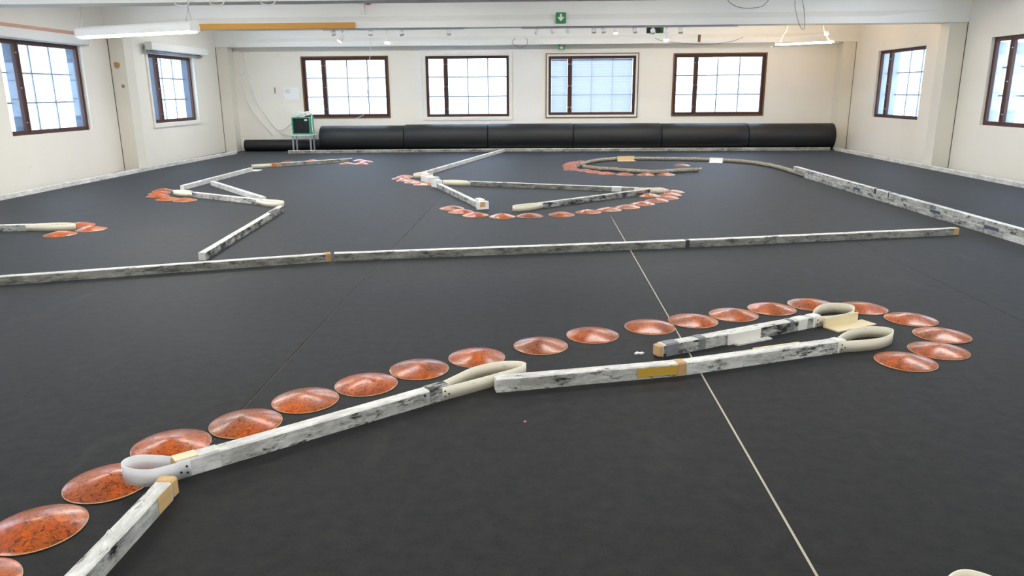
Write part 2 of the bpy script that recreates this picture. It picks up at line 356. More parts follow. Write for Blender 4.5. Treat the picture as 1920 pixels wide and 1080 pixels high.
# ---------------------------------------------------------------- windows
def window(n, loc, rz, W, H, style, recess, label, blind=False, simple_=False, jm='shaded_jamb'):
    root = empty(f'window_{n}', loc, rz); tag(root, label, 'window', kind='structure')
    ft = .065; fw = .065; post = .13; nw = W*.235
    y0, y1 = recess, recess+ft
    # casing between wall opening and frame
    cw = {'brown': .035, 'white': .02, 'both': .05, 'none': .0}[style]
    cm = {'brown': 'brown_trim', 'white': 'white_trim', 'both': 'white_trim', 'none': 'brown_frame'}[style]
    if cw:
        b = MB(); ya, yb_ = (-.02, y1+.02)
        b.box(0, cw, ya, yb_, 0, H, cm); b.box(W-cw, W, ya, yb_, 0, H, cm); b.box(cw, W-cw, ya, yb_, 0, cw, cm); b.box(cw, W-cw, ya, yb_, H-cw, H, cm)
        b.build('casing', root)
        if style in ('both', 'white'):
            e = .022 if style == 'both' else .07; m = 'brown_trim' if style == 'both' else 'white_trim'; b = MB()
            b.box(-e, 0, -.03, .0, -e, H+e, m); b.box(W, W+e, -.03, .0, -e, H+e, m); b.box(0, W, -.03, .0, H, H+e, m); b.box(0, W, -.03, .0, -e, 0, m)
            b.build('outer_trim', root)
    x0, x1, z0, z1 = cw, W-cw, cw, H-cw
    b = MB(); f = .025
    b.box(x0, x0+f, y0, y1, z0, z1, 'brown_frame'); b.box(x1-f, x1, y0, y1, z0, z1, 'brown_frame'); b.box(x0+f, x1-f, y0, y1, z1-f, z1, 'brown_frame'); b.box(x0+f, x1-f, y0, y1, z0, z0+f, 'brown_frame')
    xm = x0+nw; b.box(xm-.012, xm+.012, y0, y1, z0+f, z1-f, 'brown_frame'); b.build('frame', root)
    for k, (a, c) in enumerate(((x0+f, xm-.012), (xm+.012, x1-f))):
        s = .045; b = MB(); ys0, ys1 = y0-.006, y1-.01; zz0, zz1 = z0+f, z1-f
        b.box(a, a+s, ys0, ys1, zz0, zz1, 'brown_frame', .004); b.box(c-s, c, ys0, ys1, zz0, zz1, 'brown_frame', .004); b.box(a+s, c-s, ys0, ys1, zz1-s, zz1, 'brown_frame', .004); b.box(a+s, c-s, ys0, ys1, zz0, zz0+s, 'brown_frame', .004)
        sash = b.build('sash', root)
        b = MB().box(a+s, c-s, (ys0+ys1)/2-.002, (ys0+ys1)/2+.002, zz0+s, zz1-s, 'window_glass'); b.build('pane', sash)
        if not simple_:
            hs = MB()
            q_ = .02 if blind else .009
            for zz in (.12, .5, .88): hs.box((c-s*.8) if k == 0 else a+s*.3, (c-s*.3) if k == 0 else a+s*.8, ys0-.014, ys0, zz0+(zz1-zz0)*zz-q_, zz0+(zz1-zz0)*zz+q_, 'steel', .003)
            hs.build('latch', sash)
        if blind:
            bl = MB(); nS = 46
            for i in range(nS):
                zc = zz0+s+(zz1-zz0-2*s)*(i+.5)/nS; hh = (zz1-zz0-2*s)/nS*.478
                o = len(bl.v); bl.v += [(a+s+.005, y1+.045, zc-hh), (c-s-.005, y1+.045, zc-hh), (c-s-.005, y1+.056, zc+hh), (a+s+.005, y1+.056, zc+hh), (a+s+.005, y1+.047, zc-hh), (c-s-.005, y1+.047, zc-hh), (c-s-.005, y1+.058, zc+hh), (a+s+.005, y1+.058, zc+hh)]
                for q in ((0,1,2,3), (7,6,5,4), (0,4,5,1), (2,6,7,3)): bl.face([o+j for j in q], 'blind_slat')
            ob = bl.build('blind_slats', sash); ob['kind'] = 'stuff'
            MB().box(a+s+.003, c-s-.003, y1+.035, y1+.065, zz1-s-.03, zz1-s, 'blind_slat').build('blind_headrail', sash)
    # outer window: deep lining, its slate colour darkened for shade, posts and glazing bars
    d0, d1 = y1+.005, y1+.145; b = MB(); j = .03
    b.box(x0, x0+j, d0, d1, z0, z1, jm); b.box(x1-j, x1, d0, d1, z0, z1, jm); b.box(x0+j, x1-j, d0, d1, z1-j, z1, jm); b.box(x0+j, x1-j, d0, d1, z0, z0+j, jm); b.box(xm-.03, xm+.03, d0+.09 if blind else d0, d1, z0+j, z1-j, jm)
    b.build('outer_lining', root)
    g = .0145; zi0, zi1 = z0+j, z1-j; xw0, xw1 = xm+.03, x1-j; yb0, yb1 = d1-.03, d1-.01
    for i in (1, 2):
        zz = zi0+(zi1-zi0)*i/3
        MB().box(x0+j, xm-.03, yb0, yb1, zz-g, zz+g, 'muntin_white').build('glazing_bar', root)
        MB().box(xw0, xw1, yb0, yb1, zz-g, zz+g, 'muntin_white').build('glazing_bar', root)
        xx = xw0+(xw1-xw0)*i/3
        MB().box(xx-g, xx+g, yb0-.001, yb1+.001, zi0, zi1, 'muntin_white').build('glazing_bar', root)
    return root
nwin = 0
blab = ['brown framed window with bare timber casing beside the white notice', 'brown framed window with white surround set in whiter wall section', 'brown framed window with closed venetian blind', 'brown framed window beside the lit hanging lamp and corner column']
for i, (a, b_) in enumerate(BW):
    nwin += 1
    window(nwin, (a, YB, Z0), 0, b_-a, Z1-Z0, ['brown', 'white', 'both', 'brown'][i], .03, blab[i], blind=(i == 2))
for i, (a, b_) in enumerate(LW):
    nwin += 1
    lb = {4: 'brown framed side window with wide white roller box standing off the wall', 3: 'large brown framed side window under a flush white blind box'}.get(i, 'brown framed side window along the wall with blind boxes, beside the hanging lamp')
    r_ = window(nwin, (XL, a, SZ0), math.pi/2, b_-a, SZ1-SZ0, 'white' if i == 4 else 'none', .07, lb)
    if i < 3: r_['group'] = 'side windows on the blind box wall'
for i, (a, b_) in enumerate(RW):
    nwin += 1
    lb = {4: 'brown framed side window between corner column and beam column', 3: 'brown framed side window next to the double stacked barrier, with rough plaster edges'}.get(i, 'brown framed side window on the wall without blind boxes')
    r_ = window(nwin, (XR, b_, SZ0), -math.pi/2, b_-a, SZ1-SZ0, 'none', .06, lb, jm='pale_jamb')
    if i < 3: r_['group'] = 'side windows on the wall without blind boxes'
# roller blind boxes over the left windows
r_ = empty('blind_box', (XL, 11.7, 2.39)); tag(r_, 'long flush white blind box over the large side window', 'blind box')
MB().box(.0, .10, 0, 2.48, 0, .15, 'white_metal', .008).build('cassette', r_)
MB().box(.0, .11, -.02, 0, -.01, .16, 'white_metal').build('end_cap', r_); MB().box(.0, .11, 2.48, 2.5, -.01, .16, 'white_metal').build('end_cap', r_)
r_ = empty('blind_box', (XL, 16.25, 2.42)); tag(r_, 'white roller blind box on brackets over the smaller side window', 'blind box')
MB().box(.06, .22, 0, 2.75, 0, .16, 'white_metal', .008).build('cassette', r_)
for yy in (.1, 2.6): MB().box(0, .08, yy, yy+.05, -.07, .1, 'steel').build('bracket', r_)
MB().cyl((.07, .05, -.035), (.07, 2.7, -.035), .022, 'steel', 12).build('roller', r_)
# timber strips high on the walls
o = tag(MB().box(XL, XL+.035, 9.0, 14.94, 2.545, 2.605, 'pink_wood').build('wall_batten'), 'pinkish bare timber batten fixed high along the side wall', 'batten')
o = tag(MB().box(XL+.35, -3.52, 14.87, 14.92, 2.69, 2.80, 'board_wood', .004).build('timber_board'), 'orange bare timber board fixed along the concrete beam edge', 'board')

# ---------------------------------------------------------------- carpet rolls along the back wall
def carpet_roll(x0, x1, r, y, label, group=None, dz=0):
    b = MB(); n = 40; turns = 7; prof = []
    # outer cylinder with rolled end spiral recesses
    L = x1-x0
    root = empty('carpet_roll', (x0, y, 0)); tag(root, label, 'carpet roll', group)
    rings = [(0, r*.97), (.012, r), (L*.25, r*1.004), (L*.5, r*.998), (L*.75, r*1.003), (L-.012, r), (L, r*.97)]
    o = len(b.v)
    for xx, rr in rings:
        for k in range(n):
            t = 2*math.pi*k/n; b.v.append((xx, rr*math.cos(t), r+rr*math.sin(t)*1.0))
    for i in range(len(rings)-1):
        for k in range(n): a = o+i*n+k; c = o+i*n+(k+1) % n; b.face((a, c, c+n, a+n), 'carpet_roll', True)
    for xx in (0, L):   # end discs: concentric windings in steps
        prev = [o+(0 if xx == 0 else (len(rings)-1)*n)+k for k in range(n)]
        for w_ in range(5):
            for rr, dx in ((r*(.95-.17*w_), 0), (r*(.93-.17*w_), .012)):
                q = len(b.v); s_ = 1 if xx == 0 else -1
                b.v += [(xx+s_*dx, rr*math.cos(2*math.pi*k/n), r+rr*math.sin(2*math.pi*k/n)) for k in range(n)]
                cur = [q+k for k in range(n)]
                for k in range(n): b.face((prev[k], prev[(k+1) % n], cur[(k+1) % n], cur[k]), 'carpet_roll')
                prev = cur
        b.face(prev, 'carpet_roll')
    b.build('rolled_carpet', root)
    return root
RX = [-5.77, -3.535, -1.345, .868, 3.138, 5.362, 7.56]; RR = [.333, .345, .348, .346, .341, .333]
rl = ['thick black carpet roll next to the green fan heater', 'thick black carpet roll, second from the green fan heater', 'thick black carpet roll, third from the green fan heater', 'thick black carpet roll, third from the corner column by the lit hanging lamp', 'thick black carpet roll, second from the corner column by the lit hanging lamp', 'thick black carpet roll against the corner column by the lit hanging lamp']
for i in range(6): carpet_roll(RX[i]+.006, RX[i+1]-.006, RR[i], 19.985, rl[i], 'black carpet rolls along the back wall')
carpet_roll(-7.9, -5.80, .155, 20.14, 'thin black carpet roll lying behind the green fan heater')

# ---------------------------------------------------------------- timbers
TW, THT = .066, .074
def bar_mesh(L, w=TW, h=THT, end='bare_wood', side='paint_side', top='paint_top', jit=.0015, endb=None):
    b = MB(); n = max(3, int(L/.25)); c = .006; o = 0
    for i in range(n+1):
        x = L*i/n; jy = random.uniform(-jit, jit); jz = random.uniform(-jit, 0)
        if i in (0, n): jy = jz = 0
        b.v += [(x, -w/2+jy, 0.0), (x, w/2+jy, 0.0), (x, w/2+jy, h-c+jz), (x, w/2-c+jy, h+jz), (x, -w/2+c+jy, h+jz), (x, -w/2+jy, h-c+jz)]
    for i in range(n):
        for j in range(6):
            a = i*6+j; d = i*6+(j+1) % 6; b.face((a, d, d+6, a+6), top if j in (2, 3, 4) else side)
    b.face([j for j in range(6)], end); b.face([n*6+j for j in range(6)], endb or end)
    return b
def teardrop(L, W, w, n=7, skew=0):
    pts = [(-.05, w/2), (0, w/2), (L*.22, W*.36+skew*.3), (L*.55, W*.5+skew*.7), (L*.85, W*.36+skew), (L, skew), (L*.85, -W*.36+skew), (L*.55, -W*.5+skew*.7), (L*.22, -W*.36+skew*.3), (0, -w/2), (-.05, -w/2)]
    return [tuple(p)[:2] for p in spline([(x, y, 0) for x, y in pts], n)]
def loop_part(parent, x, sgn, L=.42, W=.19, h=.07, mat='cream_plastic', skew=0, th=.0045, screws=True, lift=0, path=None):
    pts = teardrop(L, W, TW+.008, skew=skew) if not path else [tuple(p)[:2] for p in spline([(a, c, 0) for a, c in path], 7)]; b = MB(); n = len(pts); V = [Vector((p[0], p[1])) for p in pts]
    for i, p in enumerate(V):
        d = (V[min(i+1, n-1)]-V[max(i-1, 0)]).normalized(); nn = Vector((-d.y, d.x))
        for q, z in ((p+nn*th/2, .001), (p+nn*th/2, h), (p-nn*th/2, h), (p-nn*th/2, .001)):
            b.v.append((x+sgn*q.x, q.y*sgn, z+lift*max(0, p.x)/L))
    for i in range(n-1):
        for j in range(4): a = i*4+j; d = i*4+(j+1) % 4; b.face((a, d, d+4, a+4), mat, j in (0, 2))
    b.face((0, 1, 2, 3), mat); b.face([4*(n-1)+j for j in (3, 2, 1, 0)], mat)
    lp = b.build('loop_band', parent)
    if screws:
        for sx in (-.035, -.012):
            for sy in (-1, 1):
                yy = sy*(TW/2+.006)
                for sz in ((.022, .05) if sx < -.02 else (.03,)):
                    MB().cyl((x+sgn*sx, yy, sz), (x+sgn*sx, yy+sy*.003, sz), .0045, 'screw_metal', 8).build('screw', lp)
    return lp
def sleeve(parent, x0, x1, mat, name='tape', e=.0022, z1=None, top=True):
    h = THT; b = MB(); w2 = TW/2+e
    prof_o = [(-w2, .001), (-w2, h-.006), (-w2+.006, h+e), (w2-.006, h+e), (w2, h-.006), (w2, .001)]
    q = len(b.v)
    for xx in (x0, x1):
        for y, z in prof_o: b.v.append((xx, y, z))
    for j in range(5): b.face((q+j, q+j+1, q+6+j+1, q+6+j), mat)
    b.face((q, q+5, q+11, q+6), mat); b.face([q+j for j in range(6)], mat); b.face([q+6+j for j in range(6)], mat)
    return b.build(name, parent)
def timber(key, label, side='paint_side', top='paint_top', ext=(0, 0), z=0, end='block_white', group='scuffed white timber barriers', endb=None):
    A, B = [Vector(p+(0,)) for p in TIMBER[key]]; d = (B-A).normalized(); A = A-d*ext[0]; B = B+d*ext[1]; L = (B-A).length
    root = empty('timber_barrier', (A.x, A.y, z), math.atan2(d.y, d.x)); tag(root, label, 'track barrier', group)
    bar_mesh(L, side=side, top=top, end=end, endb=endb).build('timber', root)
    root['L'] = L
    return root, L
# -- the long near chain
r_, L = timber('N1', 'scuffed timber barrier with rounded bare wood tip under the translucent white loop', ext=(1.1, .03), top='paint_top')
MB().box(L, L+.05, -.036, .036, 0, .077, 'bare_wood', .008).build('end_block', r_)
MB().box(L-.11, L-.012, -.0355, -.033, .004, .07, 'bare_wood').build('bare_patch', r_)
MB().tube(spline([(L-.33, .01, .075), (L-.36, .0, .10), (L-.40, -.012, .105), (L-.45, -.02, .078)], 6), .0012, 'cable_white', 5).build('loose_thread', r_)
r_, L = timber('N2', 'long scuffed timber barrier with translucent white loop and cream loop at its ends', side='paint_side', ext=(0, -.02))
sleeve(r_, .0, .17, 'paint_clean', 'end_block', .003); sleeve(r_, L-.12, L-.005, 'paint_black', 'end_block', .003)
loop_part(r_, .0, -1, .185, .155, .074, 'white_plastic', skew=-.02, lift=.032); loop_part(r_, L-.0, 1, .5, .2, path=[(-.05, .037), (0, .037), (.10, .066), (.25, .105), (.40, .085), (.48, .03), (.5, -.012), (.475, -.042), (.38, -.05), (.25, -.047), (.10, -.042), (0, -.037), (-.05, -.037)])
MB().box(-.008, -.001, -.03, .03, .004, .07, 'bare_wood').build('wood_end', r_); MB().box(-.004, .085, -.03, .03, .0775, .0805, 'plywood').build('shim', r_)
MB().cyl((L-.15, -TW/2-.001, .055), (L-.15, -TW/2-.004, .055), .006, 'screw_metal', 10).build('screw', r_)
r_, L = timber('N3a', 'scuffed timber barrier with ochre bare wood patch on its face', end='block_white')
MB().box(L-.26, L-.03, -TW/2-.0022, -TW/2+.001, .012, .062, 'ochre_wood').build('bare_patch', r_)
sleeve(r_, L-.028, L+.018, 'tan_tape', 'splice')
r_, L = timber('N3b', 'scuffed timber barrier with cream loop ringed by the last discs of the long row', ext=(0, 0))
sleeve(r_, L-.06, L-.03, 'white_tape', 'end_block', .003); loop_part(r_, L, 1, .43, .20, skew=.06)
MB().box(.48, .80, TW/2+.001, TW/2+.012, 0, .073, 'plywood').build('backing_board', r_); MB().box(.48, .80, TW/2+.012, TW/2+.09, 0, .008, 'plywood').build('foot_board', r_)
r_, L = timber('N4', 'timber barrier with grey tape bands, cream loop and pale boards screwed on', side='paint_black', ext=(-.06, 0))
MB().box(-.03, .0, -.031, .031, .002, .07, 'bare_wood', .006).build('end_block', r_)
for x0, x1, m in ((.02, .11, 'grey_tape'), (.26, .31, 'grey_tape'), (L-.27, L-.24, 'grey_tape'), (L-.2, L-.12, 'white_tape'), (L-.07, L, 'white_tape')): sleeve(r_, x0, x1, m)
b = MB().box(.48, .74, -TW/2-.012, -TW/2-.001, 0, .07, 'white_trim'); b.build('bracket_board', r_); MB().box(.52, .80, -TW/2-.05, -TW/2-.012, 0, .008, 'paint_clean').build('foot_board', r_)
loop_part(r_, L, 1, .40, .22, skew=.07)
MB().box(L+.0, L+.31, -.068, -.056, 0, .062, 'plywood').build('bracket_board', r_); MB().box(L+.0, L+.35, -.18, -.068, 0, .008, 'plywood').build('foot_board', r_)
# -- long barrier across the floor
r_, L = timber('C1', 'first timber of the long straight barrier, running in from the blind box wall', side='paint_darker', ext=(2.2, 0))
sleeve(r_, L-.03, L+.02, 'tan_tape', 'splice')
r_, L = timber('C2', 'middle timber of the long straight barrier between the tan and dark tape joints', side='paint_darker', ext=(-.025, 0)); sleeve(r_, L-.01, L+.03, 'dark_tape', 'splice')
r_, L = timber('C3', 'last timber of the long straight barrier, ending in a bare wood face', side='paint_darker', ext=(-.0, 0)); MB().box(L-.06, L+.004, -.0335, .0335, .001, .074, 'bare_wood', .004).build('end_block', r_)
# -- zigzag on the left
r_, L = timber('D', 'timber barrier leading from the long straight barrier to a cream loop', side='paint_black'); MB().box(L-.62, L-.28, -TW/2-.001, TW/2*.3, THT-.001, THT+.0025, 'dark_tape').build('tape', r_)
r_, L = timber('E', 'short timber barrier with a cream loop at each end, orange discs at one', top='paint_top'); loop_part(r_, 0, -1, .45, .19, screws=False); loop_part(r_, L, 1, .46, .2, screws=False); sleeve(r_, .0, .06, 'blue_tape')
r_, L = timber('F', 'slanting clean white timber barrier forming the bar of the A shape', side='paint_clean', top='paint_clean', ext=(0, -.2))
r_, L = timber('G', 'timber barrier behind the A shape, reaching towards the thin carpet roll', side='paint_clean')
MB().box(L-.03, L+.22, -.15, .12, 0, .012, 'block_white').build('foot_board', r_)
r_, L = timber('H', 'timber barrier with orange tape bands and cream loop near the pale discs', side='paint_darker'); loop_part(r_, 0, -1, .36, .17, screws=False); sleeve(r_, .0, .13, 'orange_tape'); sleeve(r_, .16, .26, 'tan_tape')
# -- centre
r_, L = timber('I', 'long timber barrier running up to the back barrier from the knot of discs', ext=(.15, -.06), side='paint_clean'); loop_part(r_, 0, -1, .46, .17, screws=False)
r_, L = timber('J', 'timber barrier capped by flared white blocks with bare wood ends', side='paint_side', top='paint_clean')
def cap(parent, x, s, name='end_cap'):
    b = MB(); w1, w2 = .04, .085
    b.prism([(x-s*.10, -w1), (x-s*.10, w1), (x+s*.02, w2), (x+s*.09, w2), (x+s*.09, -w2), (x+s*.02, -w1-.01)], .0, .10, 'block_white', 'z')
    o = b.build(name, parent)
    b = MB(); b.prism([(x-s*.13, -.036), (x-s*.13, .036), (x+s*.05, .042), (x+s*.05, -.042)], .10, .125, 'block_white', 'z'); b.build('upper_cap', parent)
    MB().box(min(x+s*.088, x+s*.094), max(x+s*.088, x+s*.094), -.034, .034, .034, .098, 'bare_wood').build('wood_end', parent)
    return o
cap(r_, L, 1); cap(r_, 0, -1)
cb = empty('white_connector', (-1.89, 12.88, 0), math.atan2(-.8, .5)); tag(cb, 'small flared white block barrier between the knot of discs and cream loop', 'track barrier')
b = MB(); b.prism([(-.26, -.06), (-.26, .06), (.05, .07), (.15, .11), (.15, -.11), (.05, -.07)], 0, .1, 'block_white', 'z'); b.build('body', cb)
MB().prism([(-.28, -.045), (-.28, .045), (.02, .05), (.02, -.05)], .1, .14, 'block_white', 'z').build('upper_cap', cb)
MB().box(-.06, .03, -.033, .033, .136, .145, 'bare_wood').build('wood_end', cb)
r_, L = timber('K', 'timber barrier with grey tape band and cream loops, behind the pointed one', side='paint_darker'); loop_part(r_, 0, -1, .47, .2, screws=False); loop_part(r_, L, 1, .40, .13, screws=False); sleeve(r_, .62, .69, 'grey_tape'); sleeve(r_, 0, .04, 'dark_tape'); sleeve(r_, L-.4, L-.25, 'white_tape')
r_, L = timber('L', 'heavily blackened timber barrier inside the middle arc of discs', side='paint_black', ext=(0, -.03)); loop_part(r_, 0, -1, .43, .17, screws=False); MB().box(L, L+.02, -.033, .033, 0, .072, 'white_tape', .004).build('end_cap', r_)
r_, L = timber('M', 'timber barrier with cream loop and three discs, near the blind box wall', ext=(1.75, 0)); loop_part(r_, L, 1, .48, .19, screws=False)
r_ = empty('timber_barrier', (1.285, 1.08, 0), math.atan2(1, .03)); tag(r_, 'timber barrier of which only the cream loop tip shows, apart from all discs', 'track barrier', 'scuffed white timber barriers')
bar_mesh(.55).build('timber', r_); loop_part(r_, .55, 1, .42, .25)
# -- double stacked barrier on the right
A = Vector((4.702, 13.442, 0)); B = Vector((4.825, 7.0, 0)); d = (B-A).normalized(); ang = math.atan2(d.y, d.x)
def seg(key, s0, s1, z, label, bands=(), **k):
    P = A+d*s0; TIMBER[key] = ((P.x, P.y), tuple((A+d*s1).xy)); r, L = timber(key, label, z=z, **k)
    for x0, x1, m in bands: sleeve(r, x0, x1, m)
    return r, L
seg('S1', .0, 2.78, 0, 'lower timber of the stacked barrier, at the hose end')
seg('S2', 2.79, 5.67, 0, 'lower timber of the stacked barrier, middle length')
seg('S3', 5.69, 7.0, 0, 'lower timber of the stacked barrier, jutting past the upper bare wood end', side='paint_clean')
def patch(r, x0, x1): MB().box(x0, x1, -TW/2-.0040, -TW/2-.0018, -.018, .016, 'blue_tape').build('tape_patch', r)
r_, L = seg('S4', -.55, 2.78, THT+.0006, 'upper timber of the stacked barrier, touching the hose', ((3.27, 3.33, 'dark_tape'),)); patch(r_, 2.59, 2.83)
r_, L = seg('S5', 2.79, 5.99, THT+.0006, 'upper timber of the stacked barrier, ending in an orange bare wood face', ((.35, .375, 'dark_tape'),), endb='bare_wood'); patch(r_, 1.45, 1.68); patch(r_, 2.56, 2.81)
# -- perimeter barriers
def per(key, a, b, label, **k):
    TIMBER[key] = (a, b); return timber(key, label, group='perimeter timbers', **k)
lx = lambda y: -7.985
for i, (y0, y1) in enumerate(((6.0, 9.0), (9.01, 12.3), (12.31, 15.6), (15.61, 19.3))):
    per(f'PL{i}', (-7.985, y0), (-7.985 if i < 3 else -7.85, y1), ['perimeter timber along the blind box wall, nearest the long straight barrier', 'perimeter timber along the blind box wall, below the large side window', 'perimeter timber along the blind box wall, passing the beam column', 'perimeter timber along the blind box wall, ending at the thin carpet roll'][i], side='paint_clean')
bx = [(-6.5, 19.35), (-3.6, 19.6), (-.9, 19.715), (2.0, 19.71), (4.8, 19.68), (7.42, 19.64)]
bl_ = ['perimeter timber in front of the heater and first thick carpet roll', 'perimeter timber at the back, left of the barrier that meets it', 'perimeter timber at the back, below the venetian blind window', 'perimeter timber at the back, between venetian blind window and last window', 'perimeter timber at the back, ending at the lamp-lit corner column']
bl_[1] = 'perimeter timber at the back, between heater timber and the long barrier meeting it'
for i in range(5): per(f'PB{i}', (bx[i][0]+.005, bx[i][1]), (bx[i+1][0]-.005, bx[i+1][1]), bl_[i], side='paint_darker')
for i, (y0, y1) in enumerate(((19.6, 16.5), (16.49, 13.3), (13.29, 10.2), (10.19, 7.0))):
    per(f'PR{i}', (7.545, y0), (7.545, y1), ['perimeter timber along the lamp-lit wall, starting at the corner column', 'perimeter timber along the lamp-lit wall, passing the beam column', 'perimeter timber along the lamp-lit wall, next to the stacked barrier', 'perimeter timber along the lamp-lit wall, beyond the stacked barrier end'][i], side='paint_clean')

# ---------------------------------------------------------------- fabric hoses
def hose(key, label, r=.042):
    thin = lambda i, n: 1-.22*max(0, 1-i/12) if key == 'hoseR' else 1.0       # squeezed flat under the overhanging upper timber
    P = [(x, y, 0) for x, y in HOSES[key]]; pts = spline(P, 5); n_ = len(pts)
    for i, p in enumerate(pts):
        p.z = r*.92*thin(i, n_)+.002*math.sin(i*1.7)+.002; p.x += .004*math.sin(i*2.3)
        if key == 'hoseL': p.z += .024*max(0, 1-(n_-1-i)/4)                    # its tip lies on the rim of a disc
    o = Vector((P[0][0], P[0][1], 0)); b = MB().tube([p-o for p in pts], [r*thin(i, n_)*(1+.04*math.sin(i*1.3)) for i in range(n_)], 'hose_fabric', 10, .92)
    root = empty('fabric_hose', o); tag(root, label, 'hose', 'stuffed fabric hoses'); b.build('tube', root); return root, pts, o
hose('hoseR', 'grey brown fabric hose curving from the stacked barrier to the cardboard piece')
hose('hoseL', 'grey brown fabric hose from the cardboard piece to the ring tip')
r_, pts, o = hose('hoseF', 'grey brown fabric hose with frayed end beside the ring of discs')
e = pts[-1]-o
for k in range(7):
    a = random.uniform(-1, 1); MB().tube([e, e+Vector((.05, .03*a, .02)), e+Vector((.02+.05*random.random(), .1*a, .05*random.random()))], [.012, .009, .003], 'paint_clean', 6).build('frayed_end', r_)
def foldcard(loc, rz, L, h, d, mat, name, label, cat):
    r = empty(name, loc, rz); tag(r, label, cat)
    MB().box(-L/2, L/2, 0, .006, 0, h, mat).build('upright', r); MB().box(-L/2, L/2, -d, 0, 0, .006, mat).build('flap', r); return r
foldcard((1.92, 16.905, 0), .17, .39, .1, .16, 'cardboard', 'folded_cardboard', 'folded tan cardboard piece bridging two fabric hoses', 'cardboard')
foldcard((3.80, 16.40, 0), -.35, .28, .1, .14, 'paper', 'folded_card', 'small folded white card leaning on the curving hose', 'card')

# ---------------------------------------------------------------- orange domed discs
def dome_mesh():
    b = MB(); n = 44; R = .165; h = .036; prof = [(R, .002), (R, .004), (R*.985, .0055)]
    for k in range(1, 12):
        q = 1-k/12; prof.append((R*q*.985, .0055+h*(1-q**1.45)))
    b.v += [(rr*math.cos(2*math.pi*k/n), rr*math.sin(2*math.pi*k/n), z) for rr, z in prof for k in range(n)]
    for i in range(len(prof)-1):
        for k in range(n): a = i*n+k; c = i*n+(k+1) % n; b.face((a, c, c+n, a+n), 'dome_rim' if i < 2 else 'orange_dome', i >= 2)
    t = len(b.v); b.v.append((0, 0, .0055+h)); l = (len(prof)-1)*n
    for k in range(n): b.face((l+k, l+(k+1) % n, t), 'orange_dome', True)
    b.face([k for k in range(n-1, -1, -1)], 'dome_rim')
    return b
proto = dome_mesh().build('marker_disc'); dme = proto.data
first = [proto]
ordw = ['first', 'second', 'third', 'fourth', 'fifth', 'sixth', 'seventh', 'eighth', 'ninth', 'tenth', 'eleventh', 'twelfth', 'thirteenth', 'fourteenth', 'fifteenth', 'sixteenth', 'seventeenth']
def disc(x, y, label, group):
    if first: o = first.pop()
    else: o = link_mesh('marker_disc', dme)
    o.location = (x, y, .0); o.rotation_euler = (random.uniform(-.006, .006), random.uniform(-.006, .006), random.uniform(0, 6.28))
    tag(o, label, 'disc', group); return o
G = {'near': 'orange discs in the long row', 'middle': 'orange discs in the middle arc', 'knot': 'orange discs by the white connector', 'ring': 'orange discs around the hose ring', 'fan': 'orange discs fanned at the A shape', 'edge': 'orange discs at the side barrier loop', 'pale': 'discs at the orange taped timber tip'}
for k, p in enumerate(DISCS['near']):
    if k == 2: lb = 'orange domed disc partly under the translucent white loop'
    elif k < 2: lb = ['orange domed disc second before the translucent white loop', 'orange domed disc just before the translucent white loop'][1-k] if False else ['orange domed disc two places before the one under the translucent loop', 'orange domed disc next before the one under the translucent loop'][k]
    elif k < 8: lb = f'orange domed disc in the long disc row, {ordw[k-3]} after the translucent white loop'
    elif k == 8: lb = 'orange domed disc partly behind the cream loop midway along the long disc row'
    elif k < 15: lb = f'orange domed disc in the long disc row, {ordw[k-9]} after the midway cream loop'
    elif k == 15: lb = 'orange domed disc behind the cream loop with plywood bracket'
    else: lb = f'orange domed disc at the long row bend, {ordw[k-16]} after the plywood bracket loop'
    disc(*p, lb, G['near'])
for k, p in enumerate(DISCS['middle']): disc(*p, f'orange domed disc in the middle arc, {ordw[k]} from the flared white block side', G['middle'])
for p in DISCS['inner']: disc(*p, 'orange domed disc inside the middle arc, under the blackened timber', G['middle'])
for k, p in enumerate(DISCS['knot']): disc(*p, f'orange domed disc in the knot by the white connector, {ordw[k]} around the loop', G['knot'])
for k, p in enumerate(DISCS['ring']): disc(*p, f'orange domed disc outside the hose ring, {ordw[k]} from the frayed hose end', G['ring'])
for lb, p in zip(('orange disc lying alone inside the hose ring', 'orange disc half hidden behind the front hose strand'), DISCS['inring']): disc(*p, lb, G['ring'])
for k, p in enumerate(DISCS['fan']): disc(*p, f'orange domed disc in the fan at the A shape loop, {ordw[k]} from the wall side', G['fan'])
for lb, p in zip(('orange domed disc in front of the barrier loop nearest the blind box wall', 'orange domed disc off the tip of the barrier loop nearest the blind box wall', 'orange domed disc behind the barrier loop nearest the blind box wall'), DISCS['edge']): disc(*p, lb, G['edge'])
for k, p in enumerate(DISCS['pale']): disc(*p, f'pale gleaming disc at the tip of the orange taped timber, {ordw[k]} around it', G['pale'])
for k, p in enumerate(DISCS['behindH']): disc(*p, ['orange disc half hidden behind the orange taped timber, next to its tape', 'orange disc half hidden behind the middle of the orange taped timber'][k], 'discs behind the orange taped timber')
for k, p in enumerate(DISCS['behindhose']): disc(p[0]+.04+.1*k, p[1]+.15+.03*k, ['pale gleaming disc half hidden behind the hose, nearer the folded card', 'pale gleaming disc half hidden behind the hose, nearer the stacked barrier'][k], 'discs behind the curving hose')
disc(-8.235, 14.45, 'orange disc tucked between perimeter timber and wall column', None)
# scraps on the carpet
b = MB(); pts = [(-.03, -.01), (-.012, .016), (.004, .004), (.018, .014), (.03, .0), (.012, -.014), (-.008, -.006), (-.018, -.016)]
tag(MB().prism(pts, .0, .008, 'paper', 'z').build('paper_scrap', None, (.591, 4.19, 0)), 'small torn white paper scrap on the carpet', 'paper scrap')
tag(MB().prism([(-.006, -.005), (.0, .006), (.007, .003), (.004, -.006)], 0, .004, 'pink', 'z').build('pink_fleck', None, (-.066, 3.234, 0)), 'tiny pink plastic fleck on the open carpet', 'fleck')

